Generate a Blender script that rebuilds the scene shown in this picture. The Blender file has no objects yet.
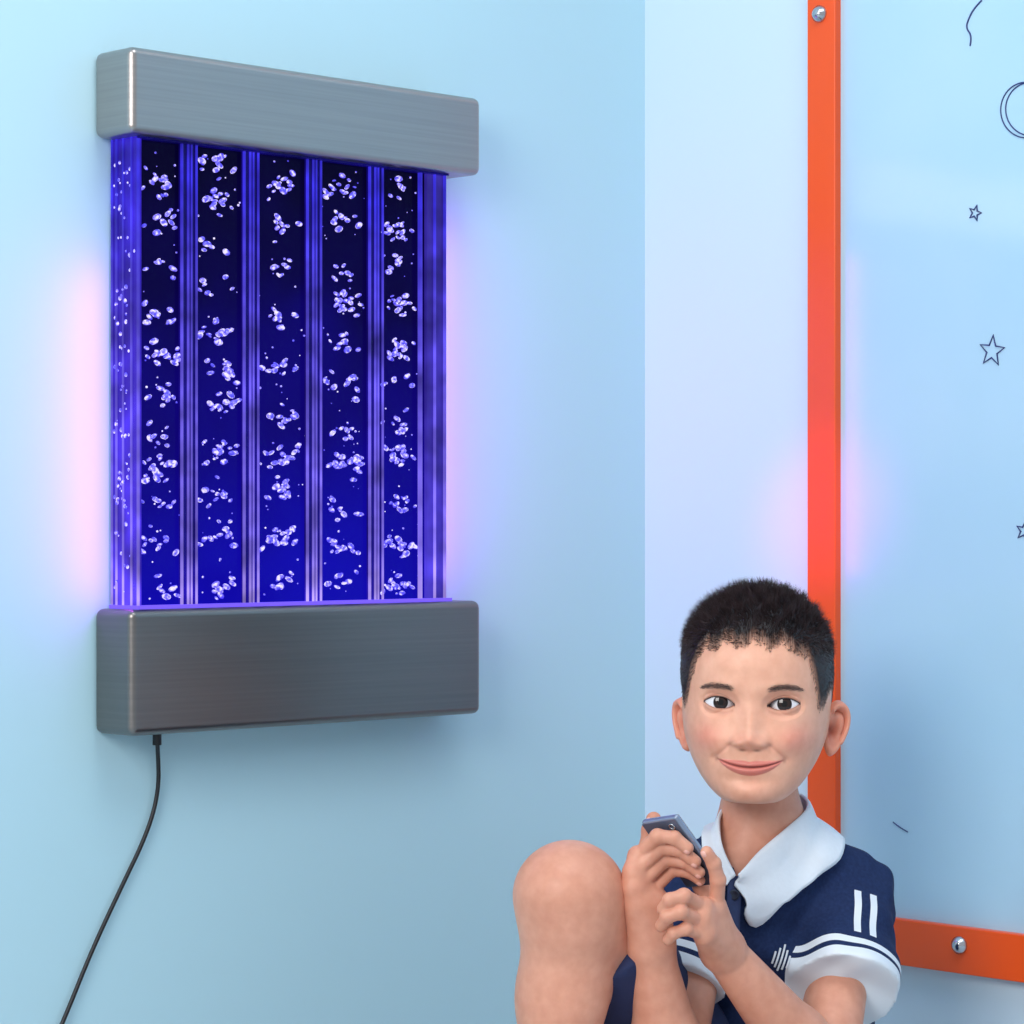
import bpy, math, random
import numpy as np
from mathutils import Vector, Matrix
random.seed(4); rng=np.random.default_rng(4)
F=2724.0; HY=526.0; ZC=0.74
sc=bpy.context.scene
sc.view_settings.view_transform='Standard'
def P(px,py,Y): return np.array([(px-512)*Y/F, Y, ZC-(py-HY)*Y/F])

# ------------------------------------------------------------ helpers
def lin(c):
    return tuple((x/12.92 if x<=0.04045 else ((x+0.055)/1.055)**2.4) for x in [v/255 for v in c])+(1,)
def newmat(name):
    m=bpy.data.materials.new(name); m.use_nodes=True
    nt=m.node_tree; b=nt.nodes['Principled BSDF']; return m,nt,b
def simple(name,rgb,rough=0.5,metal=0,spec=0.5,emit=None,es=0,noise=0,nscale=20,bump=0,bscale=80):
    m,nt,b=newmat(name)
    b.inputs['Base Color'].default_value=lin(rgb); b.inputs['Roughness'].default_value=rough
    b.inputs['Metallic'].default_value=metal; b.inputs['Specular IOR Level'].default_value=spec
    if emit: b.inputs['Emission Color'].default_value=lin(emit); b.inputs['Emission Strength'].default_value=es
    tc=nt.nodes.new('ShaderNodeTexCoord')
    if noise>0:
        n=nt.nodes.new('ShaderNodeTexNoise'); n.inputs['Scale'].default_value=nscale; n.inputs['Detail'].default_value=4
        nt.links.new(tc.outputs['Object'],n.inputs['Vector'])
        mx=nt.nodes.new('ShaderNodeMix'); mx.data_type='RGBA'
        c=lin(rgb); mx.inputs[6].default_value=tuple(v*(1-noise) for v in c[:3])+(1,); mx.inputs[7].default_value=tuple(min(1,v*(1+noise)) for v in c[:3])+(1,)
        nt.links.new(n.outputs['Fac'],mx.inputs[0]); nt.links.new(mx.outputs[2],b.inputs['Base Color'])
    if bump>0:
        n=nt.nodes.new('ShaderNodeTexNoise'); n.inputs['Scale'].default_value=bscale; n.inputs['Detail'].default_value=3
        nt.links.new(tc.outputs['Object'],n.inputs['Vector'])
        bp=nt.nodes.new('ShaderNodeBump'); bp.inputs['Strength'].default_value=bump; bp.inputs['Distance'].default_value=0.003
        nt.links.new(n.outputs['Fac'],bp.inputs['Height']); nt.links.new(bp.outputs[0],b.inputs['Normal'])
    return m
def mathn(nt,op,a,b=None):
    n=nt.nodes.new('ShaderNodeMath'); n.operation=op
    for i,v in enumerate((a,b)):
        if v is None: continue
        if isinstance(v,(int,float)): n.inputs[i].default_value=v
        else: nt.links.new(v,n.inputs[i])
    return n.outputs[0]
def bandn(nt,s,a,b): return mathn(nt,'MULTIPLY',mathn(nt,'GREATER_THAN',s,a),mathn(nt,'LESS_THAN',s,b))
def mesh_obj(name,v,f,mat=None,smooth=True,parent=None):
    me=bpy.data.meshes.new(name); me.from_pydata([tuple(map(float,p)) for p in v],[],[tuple(map(int,q)) for q in f]); me.update()
    if smooth: me.polygons.foreach_set('use_smooth',[True]*len(me.polygons))
    o=bpy.data.objects.new(name,me); sc.collection.objects.link(o)
    if mat: me.materials.append(mat)
    if parent: o.parent=parent
    return o
def box(name,x0,x1,y0,y1,z0,z1,mat,parent=None,bevel=0,seg=3):
    v=[(x,y,z) for x in (x0,x1) for y in (y0,y1) for z in (z0,z1)]
    f=[(0,1,3,2),(4,6,7,5),(0,4,5,1),(2,3,7,6),(0,2,6,4),(1,5,7,3)]
    o=mesh_obj(name,v,f,mat,False,parent)
    if bevel>0:
        b=o.modifiers.new('bev','BEVEL'); b.width=bevel; b.segments=seg
        o.data.polygons.foreach_set('use_smooth',[True]*6)
        w=o.modifiers.new('wn','WEIGHTED_NORMAL')
    return o
def empty(name,loc=(0,0,0),rot=0):
    e=bpy.data.objects.new(name,None); e.location=loc; e.rotation_euler=(0,0,rot); sc.collection.objects.link(e); return e
def curve(name,pts,r,mat,parent=None,cyclic=False,typ='NURBS'):
    c=bpy.data.curves.new(name,'CURVE'); c.dimensions='3D'; c.bevel_depth=r; c.bevel_resolution=3
    s=c.splines.new(typ); s.points.add(len(pts)-1)
    for i,p in enumerate(pts): s.points[i].co=(*map(float,p),1)
    s.use_cyclic_u=cyclic
    if typ=='NURBS': s.order_u=3; s.use_endpoint_u=True
    o=bpy.data.objects.new(name,c); sc.collection.objects.link(o); c.materials.append(mat)
    if parent: o.parent=parent
    return o

# ------------------------------------------------------------ room frame
ang=math.radians(44.3)
d1=np.array([math.cos(ang),math.sin(ang)]); n1=np.array([math.sin(ang),-math.cos(ang)])
d2=np.array([math.sin(ang),-math.cos(ang)]); n2=np.array([-math.cos(ang),-math.sin(ang)])
YC=3.25; C=np.array([(645-512)/F*YC,YC])
def solve_u(px,n,d,nn):
    r=(px-512)/F; O=C+n*nn
    return (r*O[1]-O[0])/(d[0]-r*d[1])
def depth(u,n,d,nn): return (C+u*d+n*nn)[1]
def zof(py,Y): return ZC-(py-HY)*Y/F

def wallmat(name,rgb,rgb2):
    m,nt,b=newmat(name)
    tc=nt.nodes.new('ShaderNodeTexCoord'); n=nt.nodes.new('ShaderNodeTexNoise'); n.inputs['Scale'].default_value=1.1; n.inputs['Detail'].default_value=1.5
    nt.links.new(tc.outputs['Object'],n.inputs['Vector'])
    mx=nt.nodes.new('ShaderNodeMix'); mx.data_type='RGBA'; mx.inputs[6].default_value=lin(rgb); mx.inputs[7].default_value=lin(rgb2)
    nt.links.new(n.outputs['Fac'],mx.inputs[0]); nt.links.new(mx.outputs[2],b.inputs['Base Color'])
    b.inputs['Roughness'].default_value=0.55
    return m
wl=wallmat('paint_cyan',(174,213,226),(188,221,232)); wr=wallmat('paint_pale',(196,220,234),(210,227,240))
eL=(C[0],C[1],0)
w=box('wall_left',-3.2,0.0,0,0.1,0,2.6,wl); w.location=eL; w.rotation_euler=(0,0,ang)
w=box('wall_right',0,3.2,0,0.1,0,2.6,wr); w.location=eL; w.rotation_euler=(0,0,ang-math.pi/2)
fm=simple('floor_vinyl',(190,205,212),0.4,noise=0.1,nscale=5)
box('floor',-3,3.2,0.3,4.2,-0.1,0,fm)
box('ceiling',-3,3.2,0.3,4.2,2.6,2.7,simple('ceiling_white',(235,240,245),0.8,noise=0.03))
tr=simple('trim_white',(225,235,240),0.4,noise=0.03)
w=box('baseboard_left',-3.1,-0.012,-0.012,0,0,0.08,tr,bevel=0.003); w.location=eL; w.rotation_euler=(0,0,ang)
w=box('baseboard_right',0.0,3.1,-0.012,0,0,0.08,tr,bevel=0.003); w.location=eL; w.rotation_euler=(0,0,ang-math.pi/2)

# ------------------------------------------------------------ bubble wall panel
pan=empty('bubble_wall_panel',eL,ang)
u0=solve_u(93,0,d1,n1)
r=(131-512)/F; A=C+u0*d1; Dp=(r*A[1]-A[0])/(n1[0]-r*n1[1])
u1=solve_u(482,Dp,d1,n1)
Yl=depth(u0,Dp,d1,n1)
zt,zcb,zbt,zb=[zof(y,Yl) for y in (45,132,610,737)]
def steelmat(name,val):
    m,nt,b=newmat(name)
    b.inputs['Metallic'].default_value=1
    tc=nt.nodes.new('ShaderNodeTexCoord'); mp=nt.nodes.new('ShaderNodeMapping'); mp.inputs['Scale'].default_value=(3,3,260)
    n=nt.nodes.new('ShaderNodeTexNoise'); n.inputs['Scale'].default_value=1.5; n.inputs['Detail'].default_value=5
    nt.links.new(tc.outputs['Object'],mp.inputs[0]); nt.links.new(mp.outputs[0],n.inputs['Vector'])
    cr=nt.nodes.new('ShaderNodeValToRGB'); cr.color_ramp.elements[0].color=(val*.85,val*.80,val*.78,1); cr.color_ramp.elements[1].color=(val*1.15,val*1.07,val*1.03,1)
    nt.links.new(n.outputs['Fac'],cr.inputs[0]); nt.links.new(cr.outputs[0],b.inputs['Base Color'])
    mr=nt.nodes.new('ShaderNodeMapRange'); mr.inputs[3].default_value=0.28; mr.inputs[4].default_value=0.42
    nt.links.new(n.outputs['Fac'],mr.inputs[0]); nt.links.new(mr.outputs[0],b.inputs['Roughness'])
    bp=nt.nodes.new('ShaderNodeBump'); bp.inputs['Strength'].default_value=0.05; bp.inputs['Distance'].default_value=0.001
    nt.links.new(n.outputs['Fac'],bp.inputs['Height']); nt.links.new(bp.outputs[0],b.inputs['Normal'])
    return m
steel=steelmat('brushed_steel',0.38); steel2=steelmat('brushed_steel_dark',0.22)
box('top_cap',u0,u1,-Dp,0,zcb,zt,steel,pan,0.008,4)
box('base_box',u0,u1,-Dp,0,zb,zbt,steel2,pan,0.008,4)
ins=0.020; nb=Dp-0.018
b0=u0+ins; b1=solve_u(447,nb,d1,n1)
def watermat():  # LED light from below painted as a vertical emission gradient
    m,nt,b=newmat('led_lit_water')
    b.inputs['Base Color'].default_value=(0.001,0.0005,0.004,1); b.inputs['Roughness'].default_value=0.1; b.inputs['Specular IOR Level'].default_value=0.03
    tc=nt.nodes.new('ShaderNodeTexCoord'); sp=nt.nodes.new('ShaderNodeSeparateXYZ'); nt.links.new(tc.outputs['Object'],sp.inputs[0])
    mr=nt.nodes.new('ShaderNodeMapRange'); mr.inputs[1].default_value=zbt; mr.inputs[2].default_value=zcb
    nt.links.new(sp.outputs['Z'],mr.inputs[0])
    n=nt.nodes.new('ShaderNodeTexNoise'); n.inputs['Scale'].default_value=9; nt.links.new(tc.outputs['Object'],n.inputs['Vector'])
    a=mathn(nt,'ADD',mr.outputs[0],mathn(nt,'MULTIPLY',mathn(nt,'SUBTRACT',n.outputs['Fac'],0.5),0.5))
    cr=nt.nodes.new('ShaderNodeValToRGB'); e=cr.color_ramp.elements
    e[0].position=0; e[0].color=(0.005,0.003,0.42,1); e[1].position=1; e[1].color=(0.001,0.0003,0.018,1)
    k=e.new(0.45); k.color=(0.004,0.001,0.17,1); k=e.new(0.75); k.color=(0.002,0.0004,0.055,1)
    nt.links.new(a,cr.inputs[0]); nt.links.new(cr.outputs[0],b.inputs['Emission Color']); b.inputs['Emission Strength'].default_value=1.0
    return m
def glowmat(name,top,bot,st,var=1.0,spec=0.1):  # LED light caught in the acrylic painted as emission, paler towards the base
    m,nt,b=newmat(name)
    b.inputs['Base Color'].default_value=(0.004,0.002,0.03,1); b.inputs['Roughness'].default_value=0.15; b.inputs['Specular IOR Level'].default_value=spec
    tc=nt.nodes.new('ShaderNodeTexCoord'); sp=nt.nodes.new('ShaderNodeSeparateXYZ'); nt.links.new(tc.outputs['Object'],sp.inputs[0])
    mr=nt.nodes.new('ShaderNodeMapRange'); mr.inputs[1].default_value=zbt; mr.inputs[2].default_value=zcb
    nt.links.new(sp.outputs['Z'],mr.inputs[0])
    n=nt.nodes.new('ShaderNodeTexNoise'); n.inputs['Scale'].default_value=22; n.inputs['Detail'].default_value=2
    nt.links.new(tc.outputs['Object'],n.inputs['Vector'])
    cr=nt.nodes.new('ShaderNodeValToRGB'); e=cr.color_ramp.elements
    e[0].position=0; e[0].color=(*bot,1); e[1].position=0.9; e[1].color=(*top,1)
    k=e.new(0.12); k.color=tuple(0.4*a+0.6*c for a,c in zip(bot,top))+(1,)
    nt.links.new(mr.outputs[0],cr.inputs[0]); nt.links.new(cr.outputs[0],b.inputs['Emission Color'])
    s=mathn(nt,'MULTIPLY',mathn(nt,'POWER',n.outputs['Fac'],1.6*var),st*2.6)
    nt.links.new(s,b.inputs['Emission Strength'])
    return m
wm=watermat()
rib_m=glowmat('acrylic_line_lit',(0.04,0.03,0.70),(0.50,0.36,1.0),1.0)
rib_d=glowmat('acrylic_rib_dim',(0.003,0.001,0.11),(0.02,0.008,0.45),1.0)
side_m=glowmat('acrylic_side_lit',(0.03,0.012,0.50),(0.10,0.05,0.90),1.0)
rim_m=glowmat('acrylic_rim',(0.035,0.02,0.32),(0.08,0.05,0.7),0.85)
box('water_tank',b0+0.006,b1-0.028,-nb+0.006,-0.004,zbt,zcb,wm,pan)
box('tank_side',b0,b0+0.0058,-nb,-0.004,zbt,zcb,side_m,pan)
for i,(a,c) in enumerate([(0.04,0.003),(0.22,0.46),(0.48,0.46),(0.8,0.83)]):
    n_a=nb*(0.04+a*0.95); box('side_strip_%d'%(i+1),b0-0.0012,b0,-min(nb,n_a+0.0022),-n_a,zbt,zcb,rib_m,pan)
box('tank_rim',b1-0.028,b1,-nb+0.002,-0.004,zbt,zcb,rim_m,pan)
for px,wd in ((421,2.0),(435,1.2),(445,1.6)):
    c=solve_u(px,nb,d1,n1); box('rim_edge_%d'%px,c-wd*0.0006,c+wd*0.0006,-nb-0.001,-nb+0.004,zbt,zcb,rib_m,pan)
seps=(190,252,315,377)
for i,px in enumerate(seps):
    c=solve_u(px,nb,d1,n1)
    box('rib_%d'%(i+1),c-0.0095,c+0.0095,-nb+0.002,-nb+0.008,zbt,zcb,rib_d,pan)
    for j,(o,wd) in enumerate(((-0.0090,0.0008),(-0.0015,0.0009),(0.0028,0.0005),(0.0090,0.0008))):
        box('rib_line_%d_%d'%(i+1,j+1),c+o-wd,c+o+wd,-nb,-nb+0.003,zbt,zcb,rib_m,pan)
box('front_left_edge',b0,b0+0.003,-nb-0.001,-nb+0.006,zbt,zcb,rib_m,pan)
box('base_glow_lip',b0-0.002,b1+0.002,-nb-0.006,-0.002,zbt,zbt+0.0035,simple('led_strip',(60,40,160),0.4,emit=(120,90,250),es=0.9,noise=0.1),pan)
box('cap_glow_lip',b0,b1,-nb-0.003,-0.004,zcb-0.002,zcb,rib_d,pan)
bm,nt,b=newmat('air_bubble')  # LED gleam on the bubbles painted as speckled emission
tc=nt.nodes.new('ShaderNodeTexCoord'); n=nt.nodes.new('ShaderNodeTexNoise'); n.inputs['Scale'].default_value=260; n.inputs['Detail'].default_value=1
nt.links.new(tc.outputs['Object'],n.inputs['Vector'])
cr=nt.nodes.new('ShaderNodeValToRGB'); e=cr.color_ramp.elements
e[0].position=0.38; e[0].color=(0.05,0.03,0.6,1); e[1].position=0.64; e[1].color=(0.92,0.82,1,1); k=e.new(0.50); k.color=(0.24,0.18,0.95,1)
nt.links.new(n.outputs['Fac'],cr.inputs[0]); nt.links.new(cr.outputs[0],b.inputs['Emission Color']); b.inputs['Emission Strength'].default_value=0.95
b.inputs['Base Color'].default_value=(0.06,0.06,0.4,1); b.inputs['Roughness'].default_value=0.05
import bmesh
ib=bmesh.new(); bmesh.ops.create_icosphere(ib,subdivisions=2,radius=1.0)
iv=np.array([v.co[:] for v in ib.verts]); jf=np.array([[v.index for v in f.verts] for f in ib.faces]); ib.free()
V=[];Fc=[];off=0
def addb(u,nn,z,a,bb,cc,rot):
    global off
    ca,sa=math.cos(rot),math.sin(rot)
    p=iv*np.array([a,bb,cc]); q=p.copy(); q[:,0]=p[:,0]*ca-p[:,2]*sa; q[:,2]=p[:,0]*sa+p[:,2]*ca
    V.append(q+np.array([u,-nn,z])); Fc.append(jf+off); off+=len(iv)
for ci,px in enumerate((160,221,283,346,401)):
    cu=solve_u(px,nb,d1,n1); z=zbt+0.012+random.random()*0.02
    while z<zcb-0.01:
        nbub=random.choice((7,9,12,15,18)); sp=random.uniform(0.012,0.020)
        for _ in range(nbub):
            a=random.uniform(0.0024,0.0054)
            uu=cu+np.clip(random.gauss(0,sp*0.8),-0.022,0.022)+0.003*math.sin(z*30+ci); zz=z+random.gauss(0,0.0065)
            if zbt+0.008<zz<zcb-0.006: addb(uu,nb-0.004,zz,a,a*0.6,a*random.uniform(0.38,0.7),random.uniform(-0.8,0.8))
        z+=random.uniform(0.030,0.056)
for _ in range(240):
    addb(random.uniform(b0+0.012,b1-0.035),nb-0.005,random.uniform(zbt+.005,zcb-.005),*(random.uniform(0.0005,0.0013),)*3,0)
for _ in range(90):
    a=random.uniform(0.001,0.0026); addb(b0-0.0005,random.uniform(0.008,nb-0.01),random.uniform(zbt+.01,zcb-.01),a*0.5,a,a,0)
mesh_obj('bubbles',np.vstack(V),np.vstack(Fc),bm,True,pan)
blk=simple('cable_rubber',(18,18,24),0.45,noise=0.05)
def onwallL(px,py,n=0.006):
    u=solve_u(px,n,d1,n1); Y=depth(u,n,d1,n1); return (u,-n,zof(py,Y))
cab=curve('power_cable',[onwallL(157,740,0.02),onwallL(158,752,0.012),onwallL(159,790),onwallL(148,832),onwallL(120,890),onwallL(92,950),onwallL(66,1015),onwallL(40,1075),onwallL(0,1130),onwallL(-40,1150)],0.0022,blk)
cab.location=eL; cab.rotation_euler=(0,0,ang)
a=onwallL(157,737,0.02)
pl=mesh_obj('cable_plug',[(0.0045*math.cos(t*math.pi/6)+a[0],0.0045*math.sin(t*math.pi/6)+a[1],a[2]+0.01*k-0.008) for k in range(3) for t in range(12)],
  [(k*12+t,k*12+(t+1)%12,(k+1)*12+(t+1)%12,(k+1)*12+t) for k in range(2) for t in range(12)],blk,True,pan)

# ------------------------------------------------------------ whiteboard with orange frame
wb=empty('whiteboard',eL,ang-math.pi/2)
T=0.018
s0=solve_u(807,T,d2,n2); s1=solve_u(835,T,d2,n2)
ur=solve_u(905,T,d2,n2); Yr=depth(ur,T,d2,n2); zr1=zof(920,Yr); zr0=zof(966,Yr)
orange=simple('frame_orange',(240,84,18),0.35,noise=0.06,nscale=6)
boardm,nt,b=newmat('board_gloss')
tc=nt.nodes.new('ShaderNodeTexCoord'); n=nt.nodes.new('ShaderNodeTexNoise'); n.inputs['Scale'].default_value=3; n.inputs['Detail'].default_value=3
nt.links.new(tc.outputs['Object'],n.inputs['Vector'])
mx=nt.nodes.new('ShaderNodeMix'); mx.data_type='RGBA'; mx.inputs[6].default_value=lin((160,202,226)); mx.inputs[7].default_value=lin((190,218,236))
nt.links.new(n.outputs['Fac'],mx.inputs[0]); nt.links.new(mx.outputs[2],b.inputs['Base Color'])
b.inputs['Roughness'].default_value=0.12
SE=1.7; ZT=1.95
box('board',s0+0.005,SE,-0.008,0,zr0+0.005,ZT,boardm,wb)
box('frame_stile_1',s0,s1,-T,0,zr0,ZT,orange,wb,0.0015)
box('frame_stile_2',SE-0.03,SE,-T,0,zr0,ZT,orange,wb,0.0015)
box('frame_rail_1',s1,SE-0.03,-T,0,zr0,zr1,orange,wb,0.0015)
box('frame_rail_2',s1,SE-0.03,-T,0,ZT-0.04,ZT,orange,wb,0.0015)
chrome=simple('bolt_chrome',(190,190,195),0.2,1,noise=0.05)
def bolt(name,px,py):
    u=solve_u(px,T,d2,n2); Y=depth(u,T,d2,n2); z=zof(py,Y)
    prof=[(0.0095,0),(0.0095,0.003),(0.0075,0.0045),(0.0060,0.007),(0.0035,0.0085),(0.0,0.009)]
    v=[];f=[]
    for rr,h in prof:
        for t in range(24): v.append((u+rr*math.cos(t*math.pi/12),-T-h,z+rr*math.sin(t*math.pi/12)))
    for k in range(len(prof)-1):
        for t in range(24): f.append((k*24+t,k*24+(t+1)%24,(k+1)*24+(t+1)%24,(k+1)*24+t))
    mesh_obj(name,v,f,chrome,True,wb)
bolt('bolt_1',820,14); bolt('bolt_2',960,945)
ink=simple('marker_ink',(38,48,110),0.5,noise=0.05)
def onb(px,py,n=0.0085):
    u=solve_u(px,n,d2,n2); Y=depth(u,n,d2,n2); return (u,-n,zof(py,Y))
def star(name,cx,cy,R,rot=0,asp=0.8,r2=0.42):
    pts=[]
    for i in range(10):
        q=R if i%2==0 else R*r2; t=rot-math.pi/2+i*math.pi/5
        pts.append(onb(cx+q*asp*math.cos(t),cy+q*math.sin(t)))
    curve(name,pts,0.0010,ink,wb,True,'POLY')
star('drawn_star_1',992,351,16,0.1); star('drawn_star_2',975,213,8,0.3); star('drawn_star_3',1024,531,10,0.2)
curve('drawn_line_1',[onb(x,y) for x,y in ((982,0),(974,8),(968,20),(966,28),(972,36),(970,46))],0.0009,ink,wb)
curve('drawn_circle_1',[onb(1026+32*math.cos(t)*0.8,110+28*math.sin(t)) for t in np.linspace(0,6.28,24)],0.0007,ink,wb)
curve('drawn_circle_2',[onb(1031+32*math.cos(t)*0.8,109+27*math.sin(t)) for t in np.linspace(0,6.28,24)],0.0007,ink,wb)
curve('drawn_line_2',[onb(x,y) for x,y in ((893,822),(900,828),(908,832))],0.0006,ink,wb)

# ------------------------------------------------------------ SDF tools
def smin(a,b,k):
    if k<=0: return np.minimum(a,b)
    h=np.maximum(k-np.abs(a-b),0)/k
    return np.minimum(a,b)-h*h*k*0.25
def prim_d(p,X,Y,Z,noflat=False):
    a,b,ra,rb=p['a'],p['b'],p['ra'],p['rb']; ab=b-a; L2=max(ab@ab,1e-12)
    ax,ay,az=X-a[0],Y-a[1],Z-a[2]
    t=(ax*ab[0]+ay*ab[1]+az*ab[2])/L2; tc_=np.clip(t,0,1)
    d=np.sqrt((ax-tc_*ab[0])**2+(ay-tc_*ab[1])**2+(az-tc_*ab[2])**2)-(ra+tc_*(rb-ra))
    if p.get('flat') and not noflat: d=np.maximum(d,(t-1)*math.sqrt(L2))
    return d
def cn(a,b,ra,rb,k=0.01,**kw): return dict(a=np.asarray(a,float),b=np.asarray(b,float),ra=ra,rb=rb,k=k,**kw)
def apply_prim(D,p,X,Y,Z):
    d=prim_d(p,X,Y,Z)
    if p.get('sub'): return -smin(-D,d,p['k'])
    return smin(D,d,p['k'])
def sdf_pts(prims,Q,disp=None):
    X,Y,Z=Q[:,0],Q[:,1],Q[:,2]; D=np.full(len(Q),1.0)
    for p in prims: D=apply_prim(D,p,X,Y,Z)
    if disp: D=D+disp(X,Y,Z)
    return D
def sdf_mesh(prims,h,disp=None,clip=None):
    un=[p for p in prims if not p.get('sub')]
    lo=np.min([np.minimum(p['a']-p['ra'],p['b']-p['rb']) for p in un],0)-4*h
    hi=np.max([np.maximum(p['a']+p['ra'],p['b']+p['rb']) for p in un],0)+4*h
    ax=[np.arange(lo[i],hi[i]+h,h).astype(np.float32) for i in range(3)]
    D=np.full([len(a) for a in ax],0.1,np.float32)
    for p in prims:
        m=0.025+p['k']
        l=np.minimum(p['a']-p['ra'],p['b']-p['rb'])-m; g=np.maximum(p['a']+p['ra'],p['b']+p['rb'])+m
        s=[slice(*np.searchsorted(ax[i],[l[i],g[i]])) for i in range(3)]
        X,Y,Z=ax[0][s[0]][:,None,None],ax[1][s[1]][None,:,None],ax[2][s[2]][None,None,:]
        D[s[0],s[1],s[2]]=apply_prim(D[s[0],s[1],s[2]],p,X,Y,Z)
    X,Y,Z=ax[0][:,None,None],ax[1][None,:,None],ax[2][None,None,:]
    if disp: D=D+disp(X,Y,Z).astype(np.float32)
    if clip: D=np.maximum(D,clip(X,Y,Z)).astype(np.float32)
    S=D<0; nx,ny,nz=[q-1 for q in D.shape]
    acc=np.zeros((nx,ny,nz,3),np.float32); cnt=np.zeros((nx,ny,nz),np.int16)
    cor=[(i,j,k) for i in (0,1) for j in (0,1) for k in (0,1)]
    sl=lambda c:(slice(c[0],c[0]+nx),slice(c[1],c[1]+ny),slice(c[2],c[2]+nz))
    for c in cor:
        for axx in range(3):
            if c[axx]==1: continue
            e=list(c); e[axx]=1; e=tuple(e)
            A_,B_=D[sl(c)],D[sl(e)]; mk=(A_<0)!=(B_<0)
            ii=np.nonzero(mk); t=A_[ii]/(A_[ii]-B_[ii])
            for q in range(3):
                acc[ii+(np.full(len(ii[0]),q),)]+= (c[q]+(t if q==axx else 0))
            cnt[ii]+=1
    act=cnt>0; idx=-np.ones(cnt.shape,np.int64); ii=np.nonzero(act); idx[ii]=np.arange(len(ii[0]))
    v=acc[ii]/cnt[ii][:,None]; v=(v+np.stack(ii,1))*h+np.array([a[0] for a in ax])
    faces=[]
    for axx in range(3):
        o1,o2=(axx+1)%3,(axx+2)%3
        a0=[slice(1,-1)]*3; a0[axx]=slice(0,-1); a1=[slice(1,-1)]*3; a1[axx]=slice(1,None)
        sa,sb=S[tuple(a0)],S[tuple(a1)]
        jj=np.nonzero(sa!=sb); base=np.stack(jj,1); base[:,o1]+=1; base[:,o2]+=1
        flip=sa[jj]
        def ix(b1_,b2_):
            q=base.copy(); q[:,o1]-=b1_; q[:,o2]-=b2_; return idx[q[:,0],q[:,1],q[:,2]]
        quad=np.stack([ix(1,1),ix(0,1),ix(0,0),ix(1,0)],1)
        quad[~flip]=quad[~flip][:,::-1]
        faces.append(quad)
    f=np.vstack(faces); f=f[(f>=0).all(1)]
    return v,f

# ------------------------------------------------------------ boy
boy=empty('boy',(0,0,0))
def skinmat(name,usecol):
    m,nt,b=newmat(name)
    tc=nt.nodes.new('ShaderNodeTexCoord')
    if usecol:
        at=nt.nodes.new('ShaderNodeAttribute'); at.attribute_name='Col'; src=at.outputs['Color']
    else:
        n=nt.nodes.new('ShaderNodeTexNoise'); n.inputs['Scale'].default_value=14; n.inputs['Detail'].default_value=2
        nt.links.new(tc.outputs['Object'],n.inputs['Vector'])
        mx=nt.nodes.new('ShaderNodeMix'); mx.data_type='RGBA'; mx.inputs[6].default_value=lin((206,140,114)); mx.inputs[7].default_value=lin((234,172,146))
        nt.links.new(n.outputs['Fac'],mx.inputs[0]); src=mx.outputs[2]
    n2_=nt.nodes.new('ShaderNodeTexNoise'); n2_.inputs['Scale'].default_value=90; n2_.inputs['Detail'].default_value=4; nt.links.new(tc.outputs['Object'],n2_.inputs['Vector'])
    m2=nt.nodes.new('ShaderNodeMix'); m2.data_type='RGBA'; m2.blend_type='MULTIPLY'; m2.inputs[0].default_value=1.0
    cr=nt.nodes.new('ShaderNodeValToRGB'); cr.color_ramp.elements[0].position=0.3; cr.color_ramp.elements[0].color=(0.90,0.84,0.82,1); cr.color_ramp.elements[1].position=0.7; cr.color_ramp.elements[1].color=(1,1,1,1)
    nt.links.new(n2_.outputs['Fac'],cr.inputs[0]); nt.links.new(src,m2.inputs[6]); nt.links.new(cr.outputs[0],m2.inputs[7]); nt.links.new(m2.outputs[2],b.inputs['Base Color'])
    n3=nt.nodes.new('ShaderNodeTexNoise'); n3.inputs['Scale'].default_value=900; nt.links.new(tc.outputs['Object'],n3.inputs['Vector'])
    bp=nt.nodes.new('ShaderNodeBump'); bp.inputs['Strength'].default_value=0.12; bp.inputs['Distance'].default_value=0.0006
    nt.links.new(n3.outputs['Fac'],bp.inputs['Height']); nt.links.new(bp.outputs[0],b.inputs['Normal'])
    b.inputs['Roughness'].default_value=0.45; b.inputs['Specular IOR Level'].default_value=0.4
    b.inputs['Subsurface Weight'].default_value=0.12; b.inputs['Subsurface Scale'].default_value=0.006
    return m
skin=skinmat('skin',False); skinh=skinmat('skin_face',True)
ctl=np.array([(-80,0,34,34),(-87,13,50,18),(-92,19,64,6),(-94,25,72,-4),(-90,33.5,78,-18),(-81,43.5,80.5,-32),(-68,53.5,81,-44),(-50,63,82,-60),(-30,69.5,83,-75),(-8,72,83,-86),(15,72,85,-92),(38,71,87,-94),(58,66.5,82,-90),(75,56.5,71,-80),(88,43,54,-62),(97,27,34,-40),(101,12,14,-20),(102,0,-3,-3)],float)
def catmull(c,n):
    m=len(c); cp=np.vstack([2*c[0]-c[1],c,2*c[-1]-c[-2]]); t=np.linspace(0,m-1-1e-6,n); i=t.astype(int); s=(t-i)[:,None]
    p0,p1,p2,p3=cp[i],cp[i+1],cp[i+2],cp[i+3]
    return 0.5*((2*p1)+(-p0+p2)*s+(2*p0-5*p1+4*p2-p3)*s**2+(-p0+3*p1-3*p2+p3)*s**3)
NR,NC=680,660
prof=catmull(ctl,NR); prof[:,1]=np.maximum(prof[:,1],0)
s=np.linspace(-1,1,NC,endpoint=False); phi=math.pi*(0.5*s+0.5*s**3)
n_=2.2
z=np.repeat(prof[:,0:1],NC,1); W=prof[:,1:2]; Fr=prof[:,2:3]; Bk=prof[:,3:4]
sn,cs=np.sin(phi)[None,:],np.cos(phi)[None,:]
x=W*np.sign(sn)*np.abs(sn)**(2/n_); y=(Fr+Bk)/2+(Fr-Bk)/2*np.sign(cs)*np.abs(cs)**(2/n_)
z=z.copy()
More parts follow.
